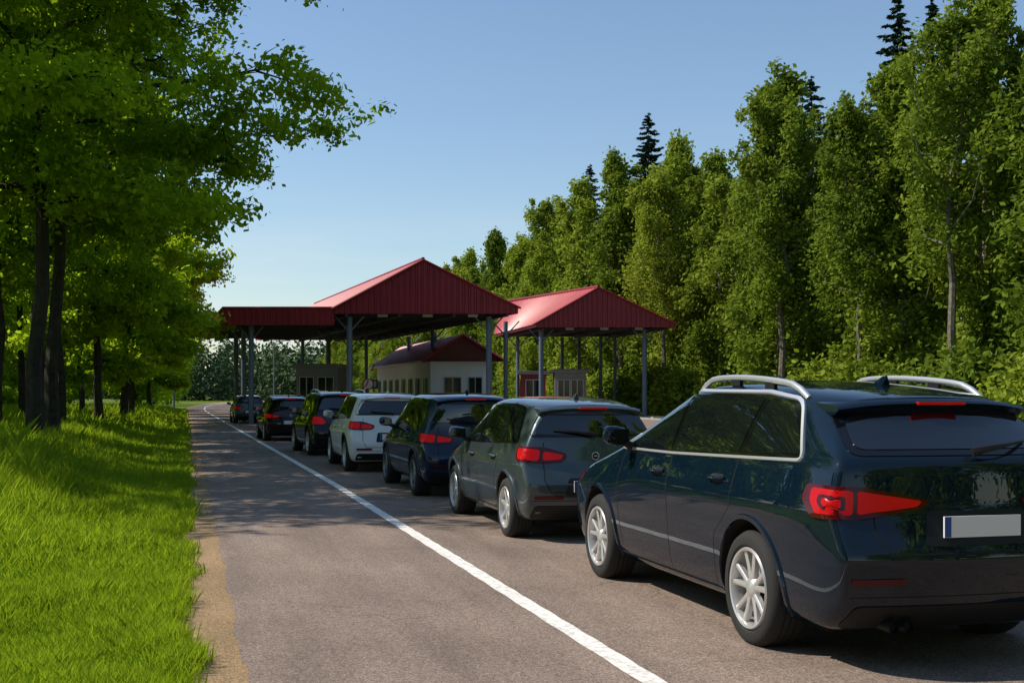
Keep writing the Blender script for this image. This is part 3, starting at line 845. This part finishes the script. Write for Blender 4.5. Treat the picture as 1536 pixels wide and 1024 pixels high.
def build_car(name, loc, p, pm, rot=0):
    root=empty(name,loc,rot)
    L,W,Hh,b,ro,wb,rk=p['L'],p['W'],p['H'],p['belt'],p['ro'],p['wb'],p['rk']
    hw=W/2; wr=p.get('wr',.33); lvl=p.get('lvl',2); tz=p.get('tz',0)
    V,Fs,cre,yA,yB=body_cage(p)
    me=bpy.data.meshes.new('body'); bm=bmesh.new()
    bv=[bm.verts.new(v) for v in V]; bm.verts.ensure_lookup_table()
    for f in Fs: bm.faces.new([bv[i] for i in f])
    cl=bm.edges.layers.float.new('crease_edge')
    for a,c,w in cre:
        e=bm.edges.get((bv[a],bv[c]))
        if e: e[cl]=w
    bmesh.ops.recalc_face_normals(bm,faces=bm.faces[:])
    bm.to_mesh(me); bm.free()
    me.materials.append(pm); me.materials.append(M_well)
    tmp=bpy.data.objects.new('tmp',me); col.objects.link(tmp)
    sm=tmp.modifiers.new('s','SUBSURF'); sm.levels=lvl; sm.render_levels=lvl
    dg=bpy.context.evaluated_depsgraph_get(); dg.update()
    ev=tmp.evaluated_get(dg); me2=bpy.data.meshes.new_from_object(ev)
    bvh=BVHTree.FromPolygons([v.co.copy() for v in me2.vertices],[tuple(q.vertices) for q in me2.polygons])
    cm=MB()
    for yc in (ro,ro+wb):
        for s in (-1,1):
            n=56; x0=s*(hw-.32); x1=s*(hw+.3); R=wr+.055
            vs=[];
            for xx in (x0,x1):
                for k in range(n):
                    a=2*math.pi*k/n; vs.append((xx,yc+R*math.cos(a),wr+.01+R*math.sin(a)))
            fs=[(k,(k+1)%n,n+(k+1)%n,n+k) for k in range(n)]+[tuple(range(n))[::-1],tuple(range(n,2*n))]
            if s>0: fs=[f[::-1] for f in fs]
            cm.add(vs,fs,0)
    co=cm.obj('cut',[M_well])
    cb=bmesh.new(); cb.from_mesh(co.data); bmesh.ops.recalc_face_normals(cb,faces=cb.faces[:]); cb.to_mesh(co.data); cb.free()
    body=bpy.data.objects.new('body',me2); link(body,root)
    bo=body.modifiers.new('b','BOOLEAN'); bo.object=co; bo.operation='DIFFERENCE'; bo.solver='EXACT'; bo.material_mode='TRANSFER'
    bpy.data.objects.remove(tmp)
    root.location=(0,0,0); root.rotation_euler=(0,0,0)
    bpy.context.view_layer.update()
    dg=bpy.context.evaluated_depsgraph_get(); dg.update()
    me3=bpy.data.meshes.new_from_object(body.evaluated_get(dg))
    body.modifiers.clear(); body.data=me3
    me3.polygons.foreach_set('use_smooth',[True]*len(me3.polygons)); me3.set_sharp_from_angle(angle=math.radians(38))
    bpy.data.objects.remove(co)
    root.location=loc; root.rotation_euler=(0,0,rot)
    pj=Proj(bvh,hw)
    mb=MB()   # 0 gloss black,1 glass,2 chrome,3 black plastic,4 tail,5 tail dark,6 plate,7 eu,8 paint,9 well
    b0=b+.025; br=b+p.get('brise',.05)*.8+.02; top=Hh-.10; tr=top-p.get('rd',.05)*.45
    B=ro+.50*wb+p.get('bp',0); C=ro+.08*wb+.05+p.get('cp',0)
    qd=p.get('qy',(.42,rk+.34))
    fw=[(B+.035,b0),(yB-.16,b0-.01),(yB-.30,b0+.10),(yA+.10,top-.02),(B+.02,top+.01)]
    rw=[(C+.035,br-.005),(B-.045,b0),(B-.035,top+.01),(C-.02,top-.005)]
    qw=[(qd[0],br+.02),(C-.04,br),(C-.09,top-.01),(qd[1],tr-.01)]
    allw=[(qd[0]-.04,br-.015) ,(B,b0-.02),(yB-.10,b0-.025),(yB-.28,b0+.10),(yA+.12,top+.012),(B,top+.035),(C,top+.025),(qd[1]-.04,tr+.015)]
    for k in ('L','R'):
        pj.patch(mb,k,allw,.004,0,rad=[.07,.02,.03,.05,.08,.02,.02,.09],rings=8)
        pj.patch(mb,k,fw,.008,1,rad=[.03,.03,.05,.07,.03])
        pj.patch(mb,k,rw,.008,1,rad=[.05,.03,.03,.04])
        pj.patch(mb,k,qw,.008,1,rad=[.06,.03,.03,.10])
        if p.get('chrome'):
            ring=rpoly(allw,[.07,.02,.03,.05,.08,.02,.02,.09],.06)
            pj.line(mb,k,[tuple(q) for q in ring],.022,.013,2,closed=True)
        for yy in (B,):
            pj.line(mb,k,[(yy,b0-.03),(yy-.01,.60),(yy-.0,.30)],.010,.0012,9)
        pj.line(mb,k,[(yB-.18,b0-.04),(yB-.10,.75),(yB-.16,.30)],.010,.0012,9)
        pj.line(mb,k,[(C+.02,br-.03),(C+.04,.82),(ro+wr+.13,.62),(ro+wr+.16,.30)],.010,.0012,9)
        pj.line(mb,k,[(ro+wr+.17,.285),(ro+wb-wr-.12,.285)],.012,.0015,9)
        pj.patch(mb,k,[(ro+wr+.10,.235),(ro+wb-wr-.1,.235),(ro+wb-wr-.1,.275),(ro+wr+.10,.275)],.006,3 if p.get('clad') else 8,rad=.01,rings=3)
        for yy,zz in ((B+.10,b-.13),(C+.17,b-.115)):
            pj.patch(mb,k,[(yy,zz-.028),(yy+.17,zz-.028),(yy+.17,zz+.028),(yy,zz+.028)],.0015,9,rad=.02,rings=2)
            sgn=-1 if k=='L' else 1
            l,_=pj.hit(k,yy+.09,zz)
            mb.tube([(l.x+sgn*.004,yy-.02,zz+.006),(l.x+sgn*.03,yy+.01,zz+.008),(l.x+sgn*.035,yy+.09,zz+.009),(l.x+sgn*.03,yy+.17,zz+.008),(l.x+sgn*.004,yy+.20,zz+.006)],[.010,.013,.014,.013,.010],8,8)
        for yc in (ro,ro+wb):
            arc=[(yc+(wr+.072)*math.cos(math.radians(a)),wr+.01+(wr+.072)*math.sin(math.radians(a))) for a in range(-16,197,6)]
            arc=[q for q in arc if q[1]>.25]
            pj.line(mb,k,arc,.05 if p.get('clad') else .036,.012,3 if p.get('clad') else 8,step=.05)
    g0=br+p.get('gl0',.05); gt=Hh-p.get('rd',.05)-.115
    wbm=hw*p.get('gb',.84); wtp=hw*.67
    pj.patch(mb,'B',[(-wbm,g0),(wbm,g0),(wtp,gt),(-wtp,gt)],.005,0,rad=[.08,.08,.05,.05],rings=8)
    pj.patch(mb,'B',[(-wbm+.05,g0+.03),(wbm-.05,g0+.03),(wtp-.04,gt-.02),(-wtp+.04,gt-.02)],.009,1,rad=[.07,.07,.05,.05],rings=8)
    zz=p.get('hz',.60)
    pj.line(mb,'B',[(-hw*.66,g0-.05),(-hw*.68,zz+.12),(-hw*.60,zz),(hw*.60,zz),(hw*.68,zz+.12),(hw*.66,g0-.05)],.012,.0012,9)
    pj.line(mb,'B',[(-hw*.88,.435),(hw*.88,.435)],.008,.0012,9)
    pj.patch(mb,'B',[(-hw*.84,.255),(hw*.84,.255),(hw*.80,.385),(-hw*.80,.385)],.007,3,rad=.04,rings=4)
    for kk in ('CL','CR'):
        T=p['tail']
        o=lambda L_: [(a,z+tz) for a,z in L_]
        if T=='wide':
            pj.patch(mb,kk,o([(-.24,.80),(-.17,.71),(.10,.705),(.36,.76),(.39,.80),(.10,.875),(-.21,.885)]),.012,5,rad=.025,rings=5,edge=.003)
            pj.patch(mb,kk,o([(-.18,.80),(-.14,.735),(.045,.725),(.045,.855),(-.17,.865)]),.016,4,rad=.02,rings=4)
            pj.patch(mb,kk,o([(.065,.728),(.33,.77),(.35,.80),(.065,.855)]),.016,4,rad=.02,rings=4)
            pj.patch(mb,kk,o([(-.13,.79),(-.10,.755),(.01,.75),(.01,.825),(-.12,.832)]),.019,5,rad=.015,rings=3)
            pj.patch(mb,kk,o([(-.10,.79),(-.085,.77),(-.01,.767),(-.01,.808),(-.09,.815)]),.022,4,rad=.01,rings=3)
        elif T=='mid':
            pj.patch(mb,kk,o([(-.22,.86),(-.20,.76),(.10,.735),(.27,.75),(.29,.83),(.10,.90),(-.18,.905)]),.012,5,rad=.045,rings=5)
            pj.patch(mb,kk,o([(-.19,.86),(-.17,.78),(.06,.76),(.06,.875),(-.16,.89)]),.017,4,rad=.035,rings=4)
            pj.patch(mb,kk,o([(.09,.765),(.24,.775),(.255,.82),(.09,.86)]),.017,4,rad=.03,rings=4)
        elif T=='tall':
            pj.patch(mb,kk,o([(-.16,.92),(-.14,.78),(.16,.76),(.22,.83),(.10,1.0),(-.08,1.02)]),.012,5,rad=.04,rings=5)
            pj.patch(mb,kk,o([(-.13,.91),(-.11,.80),(.13,.78),(.18,.83),(.08,.96),(-.06,.98)]),.017,4,rad=.035,rings=4)
        rz=p.get('rz',.45)
        pj.patch(mb,kk,[(.06,rz),(.30,rz),(.30,rz+.035),(.06,rz+.035)],.008,5,rad=.012,rings=2)
    pz=p.get('pz',.71); l,nn=pj.hit('B',0,pz); pw=p.get('pw',.52)
    pj.patch(mb,'B',[(-.34,pz-.10),(.34,pz-.10),(.30,pz+.08),(-.30,pz+.08)],.003,3,rad=.03,rings=3)
    mb.box((0,l.y-.022,pz),(pw,.012,.112),6); mb.box((-pw/2+.02,l.y-.0295,pz),(.038,.003,.108),7)
    if p.get('emblem',True):
        ez=p.get('ez',g0-.06); l,nn=pj.hit('B',0,ez)
        n=20; mb.add([(.042*math.cos(6.283*k/n),l.y-.014,ez+.042*math.sin(6.283*k/n)) for k in range(n)],[tuple(range(n))],2)
        mb.add([(.032*math.cos(6.283*k/n),l.y-.016,ez+.032*math.sin(6.283*k/n)) for k in range(n)],[tuple(range(n))],3)
        mb.box((0,l.y-.018,ez),(.035,.003,.012),2)
    ws_=p.get('wip',-1)
    l0,_=pj.hit('B',0,g0+.0); l1,_=pj.hit('B',-.38,g0+.07)
    mb.tube([(0.0,l0.y-.03,g0+.02),(ws_*.05,l0.y-.05,g0+.035),(ws_*.2,l0.y-.035,g0+.055),(ws_*.42,l1.y-.025,g0+.07)],[.030,.022,.013,.008],8,3)
    zs=Hh-p.get('rd',.05)-.03
    sp=[]
    hs=hw*.68
    N=9
    for i in range(N):
        f=-1+2*i/(N-1); bul=.07*(1-f*f); xx=hs*f
        dz=-.035*abs(f)**3
        sp+=[(xx,rk+.16,zs+.012+dz),(xx,rk-.06-bul,zs-.005+dz),(xx,rk-.085-bul,zs-.028+dz),(xx,rk-.05-bul,zs-.055+dz),(xx,rk+.1,zs-.09+dz)]
    fs=[]
    for i in range(N-1):
        for k in range(4): fs.append((i*5+k,i*5+k+1,(i+1)*5+k+1,(i+1)*5+k))
    fs+=[(0,1,2,3,4),tuple((N-1)*5+k for k in range(5))[::-1]]
    mb.add(sp,fs,8)
    mb.box((0,rk-.085-.07,zs-.027),(.30,.03,.018),4)
    if p.get('exh'):
        for xx in (-.50,-.41):
            mb.tube([(xx,.05,.27),(xx,.25,.27)],.032,14,3,cap=False); mb.tube([(xx,.08,.27),(xx,.26,.27)],.028,14,9)
    yf=rk+.42; l,_=pj.hit('T',0,yf)
    mb.add([(-.022,yf+.14,l.z-.005),(.022,yf+.14,l.z-.005),(.03,yf-.02,l.z-.005),(-.03,yf-.02,l.z-.005),(0,yf-.035,l.z+.065),(0,yf+.02,l.z+.06)],[(0,1,5),(1,2,4,5),(2,3,4),(3,0,5,4)],8)
    if p.get('rails'):
        for s in (-1,1):
            pts=[];N=16
            for i in range(N+1):
                t=i/N; y=rk+.28+(yA-rk-.36)*t
                l,_=pj.hit('T',s*hw*.655,y)
                lift=.058*min(1,min(t,1-t)*7.5)**.6
                pts.append((s*(hw*.655),y,l.z+lift-.004))
            mb.tube(pts,[.018]+[.0205]*(N-1)+[.018],10,2)
            for t in (.33,.66):
                i=int(t*N); q=pts[i]; mb.box((q[0],q[1],q[2]-.03),(.025,.12,.05),3)
    mb.obj('trim_and_lights',[M_gloss,M_glass,M_chrome,M_black,M_tail,M_tail2,M_plate,M_eu,pm,M_well],root,smooth=True,angle=40)
    for s in (-1,1):
        mm=MB(); ym=yB-.33; zm=b+.10
        l,_=pj.hit('L' if s<0 else 'R',ym,b+.02)
        x0=abs(l.x)
        nu,nw=12,10; vs=[]
        ex=lambda c,pw: math.copysign(abs(c)**pw,c)
        for a in range(nw+1):
            ph=math.pi*a/nw
            for q in range(nu):
                th=2*math.pi*q/nu
                vx=ex(math.sin(ph),.7)*ex(math.cos(th),.7); vz=ex(math.sin(ph),.7)*ex(math.sin(th),.7); vy=ex(math.cos(ph),.8)
                vs.append((s*(x0+.15+vx*.115),ym+vy*.06+.03-.03*vx,zm+vz*.075+.012*vx))
        fs=[]
        for a in range(nw):
            for q in range(nu): fs.append((a*nu+q,a*nu+(q+1)%nu,(a+1)*nu+(q+1)%nu,(a+1)*nu+q))
        mm.add(vs,fs,0)
        mm.tube([(s*(x0-.02),ym+.04,b+.0),(s*(x0+.08),ym+.04,zm-.05)],[.035,.028],8,1)
        mm.box((s*(x0+.15),ym-.033,zm),(.17,.004,.10),2)
        mm.obj('mirror',[pm,M_black,M_glass],root,smooth=True)
    for yc in (ro,ro+wb):
        for s in (-1,1): wheel(root,s*(hw-.025),yc,wr,s,p.get('rim','twin'),p.get('alloy',M_alloy),w=.225)
    ub=MB(); ub.box((0,ro+wb/2,.25),(W-.55,L-1.0,.16),0); ub.tube([(-hw+.2,ro,wr),(hw-.2,ro,wr)],.05,8,0); ub.obj('underbody',[M_well],root)
    return root

P_navy=paint('paint_navy',(0.003,0.010,0.020))
P_grey=paint('paint_grey_green',(0.060,0.080,0.086),metal=.5,rough=.35,spec=.2)
P_blue=paint('paint_dark_blue',(0.004,0.018,0.042))
P_white=paint('paint_white',(0.74,0.73,0.70))
P_teal=paint('paint_dark_teal',(0.003,0.007,0.010))
P_maroon=paint('paint_black_red',(0.014,0.005,0.006))

build_car('station_wagon',(4.09,5.55,0),dict(L=4.75,W=1.78,H=1.59,belt=1.09,ro=1.02,wb=2.74,rk=.52,wr=.345,lvl=3,chrome=True,rails=True,tail='wide',exh=True,pz=.80,qy=(.50,.84),hz=.66,gl0=.02,tz=.135,rz=.50,shz=.88,ws=-.15,bp=-.12,cp=-.08,emblem=False,wip=1,rd=.08,gb=.775,pw=.47,
   gt=[.92,.94,.965,.985,1,1,1,.985],rear_y=[.12,.0,-.04,.05,.07],rear_z=[.27,.36,.64,.88,1.14]),P_navy)
build_car('hatchback_car',(3.98,11.5,0),dict(L=4.15,W=1.60,H=1.48,belt=.95,ro=.74,wb=2.52,rk=.30,wr=.315,lvl=3,tail='mid',pz=.58,hz=.52,ez=.88,rim='seven',brise=.06,rd=.06,qy=(.44,.62),cp=-.05,tz=.07),P_grey)
build_car('compact_minivan',(3.98,16.8,0),dict(L=4.3,W=1.62,H=1.53,belt=.97,ro=.78,wb=2.6,rk=.24,wr=.32,tail='mid',pz=.70,hz=.5,ez=.92,rim='seven',rd=.04,qy=(.36,.50),alloy=M_dalloy,tz=.05),P_blue)
build_car('crossover_suv',(3.75,22.7,0),dict(L=4.3,W=1.72,H=1.55,belt=1.0,ro=.82,wb=2.6,rk=.36,wr=.335,tail='mid',pz=.70,hz=.5,ez=.92,rim='five',clad=True,qy=(.48,.66),tz=.09),P_white)
build_car('suv',(3.68,29.2,0),dict(L=4.4,W=1.72,H=1.60,belt=1.0,ro=.84,wb=2.62,rk=.36,wr=.345,tail='tall',pz=.70,hz=.5,ez=.9,rim='five',clad=True,rails=True,qy=(.48,.66)),P_teal,rot=.05)
build_car('hatchback_car',(3.12,39.0,0),dict(L=4.1,W=1.64,H=1.49,belt=.94,ro=.75,wb=2.5,rk=.34,wr=.315,tail='mid',pz=.62,hz=.5,ez=.84,rim='seven',brise=.06,rd=.07,qy=(.44,.64),cp=-.05),P_maroon,rot=.03)
build_car('hatchback_car',(3.0,64,0),dict(L=4.1,W=1.66,H=1.49,belt=.94,ro=.75,wb=2.5,rk=.34,wr=.315,tail='mid',pz=.62,hz=.5,ez=.84,rim='seven',brise=.06,rd=.07,qy=(.44,.64),cp=-.05),P_grey,rot=.03)

# ------------------------------------------------------------------ camera, light, world
cam=bpy.data.cameras.new('camera'); co=bpy.data.objects.new('camera',cam); link(co)
cam.lens=42.2; cam.sensor_width=36; cam.shift_y=80/1536; cam.clip_end=6000; cam.clip_start=.05
co.location=(0,0,1.5); co.rotation_euler=(math.radians(90),0,-A)
scene.camera=co

el=math.radians(47); az=math.radians(72)
S=Vector((-math.sin(az)*math.cos(el),math.cos(az)*math.cos(el),math.sin(el)))
sl=bpy.data.lights.new('sun','SUN'); sl.energy=5.0; sl.angle=math.radians(.5); sl.color=(1,.93,.81)
so=bpy.data.objects.new('sun',sl); so.rotation_euler=S.to_track_quat('Z','Y').to_euler(); link(so)
w=bpy.data.worlds.new('World'); scene.world=w; w.use_nodes=True
nt=w.node_tree; bg=nt.nodes['Background']
sky=nt.nodes.new('ShaderNodeTexSky'); sky.sky_type='NISHITA'; sky.sun_disc=False
sky.sun_elevation=el; sky.sun_rotation=2*math.pi-az; sky.air_density=1.15; sky.dust_density=0.3; sky.ozone_density=3.2
tc=nt.nodes.new('ShaderNodeTexCoord')
mp=nt.nodes.new('ShaderNodeMapping'); mp.inputs['Scale'].default_value=(1.5,1.5,14)
ns=nt.nodes.new('ShaderNodeTexNoise'); ns.inputs['Scale'].default_value=2.2; ns.inputs['Detail'].default_value=7; ns.inputs['Roughness'].default_value=.6
nt.links.new(tc.outputs['Generated'],mp.inputs[0]); nt.links.new(mp.outputs[0],ns.inputs['Vector'])
cr=nt.nodes.new('ShaderNodeMapRange'); cr.inputs[1].default_value=.46; cr.inputs[2].default_value=.70; cr.inputs[3].default_value=0; cr.inputs[4].default_value=.5
nt.links.new(ns.outputs['Fac'],cr.inputs[0])
sx=nt.nodes.new('ShaderNodeSeparateXYZ'); nt.links.new(tc.outputs['Generated'],sx.inputs[0])
hr=nt.nodes.new('ShaderNodeMapRange'); hr.inputs[1].default_value=.05; hr.inputs[2].default_value=.17; hr.inputs[3].default_value=1; hr.inputs[4].default_value=0
nt.links.new(sx.outputs['Z'],hr.inputs[0])
mu=nt.nodes.new('ShaderNodeMath'); mu.operation='MULTIPLY'; nt.links.new(cr.outputs[0],mu.inputs[0]); nt.links.new(hr.outputs[0],mu.inputs[1])
mx=nt.nodes.new('ShaderNodeMix'); mx.data_type='RGBA'; mx.inputs['B'].default_value=(6.0,6.0,6.2,1)
nt.links.new(mu.outputs[0],mx.inputs['Factor']); nt.links.new(sky.outputs[0],mx.inputs['A'])
nt.links.new(mx.outputs['Result'],bg.inputs['Color']); bg.inputs['Strength'].default_value=0.138
scene.view_settings.view_transform='Standard'; scene.view_settings.look='None'; scene.view_settings.exposure=0
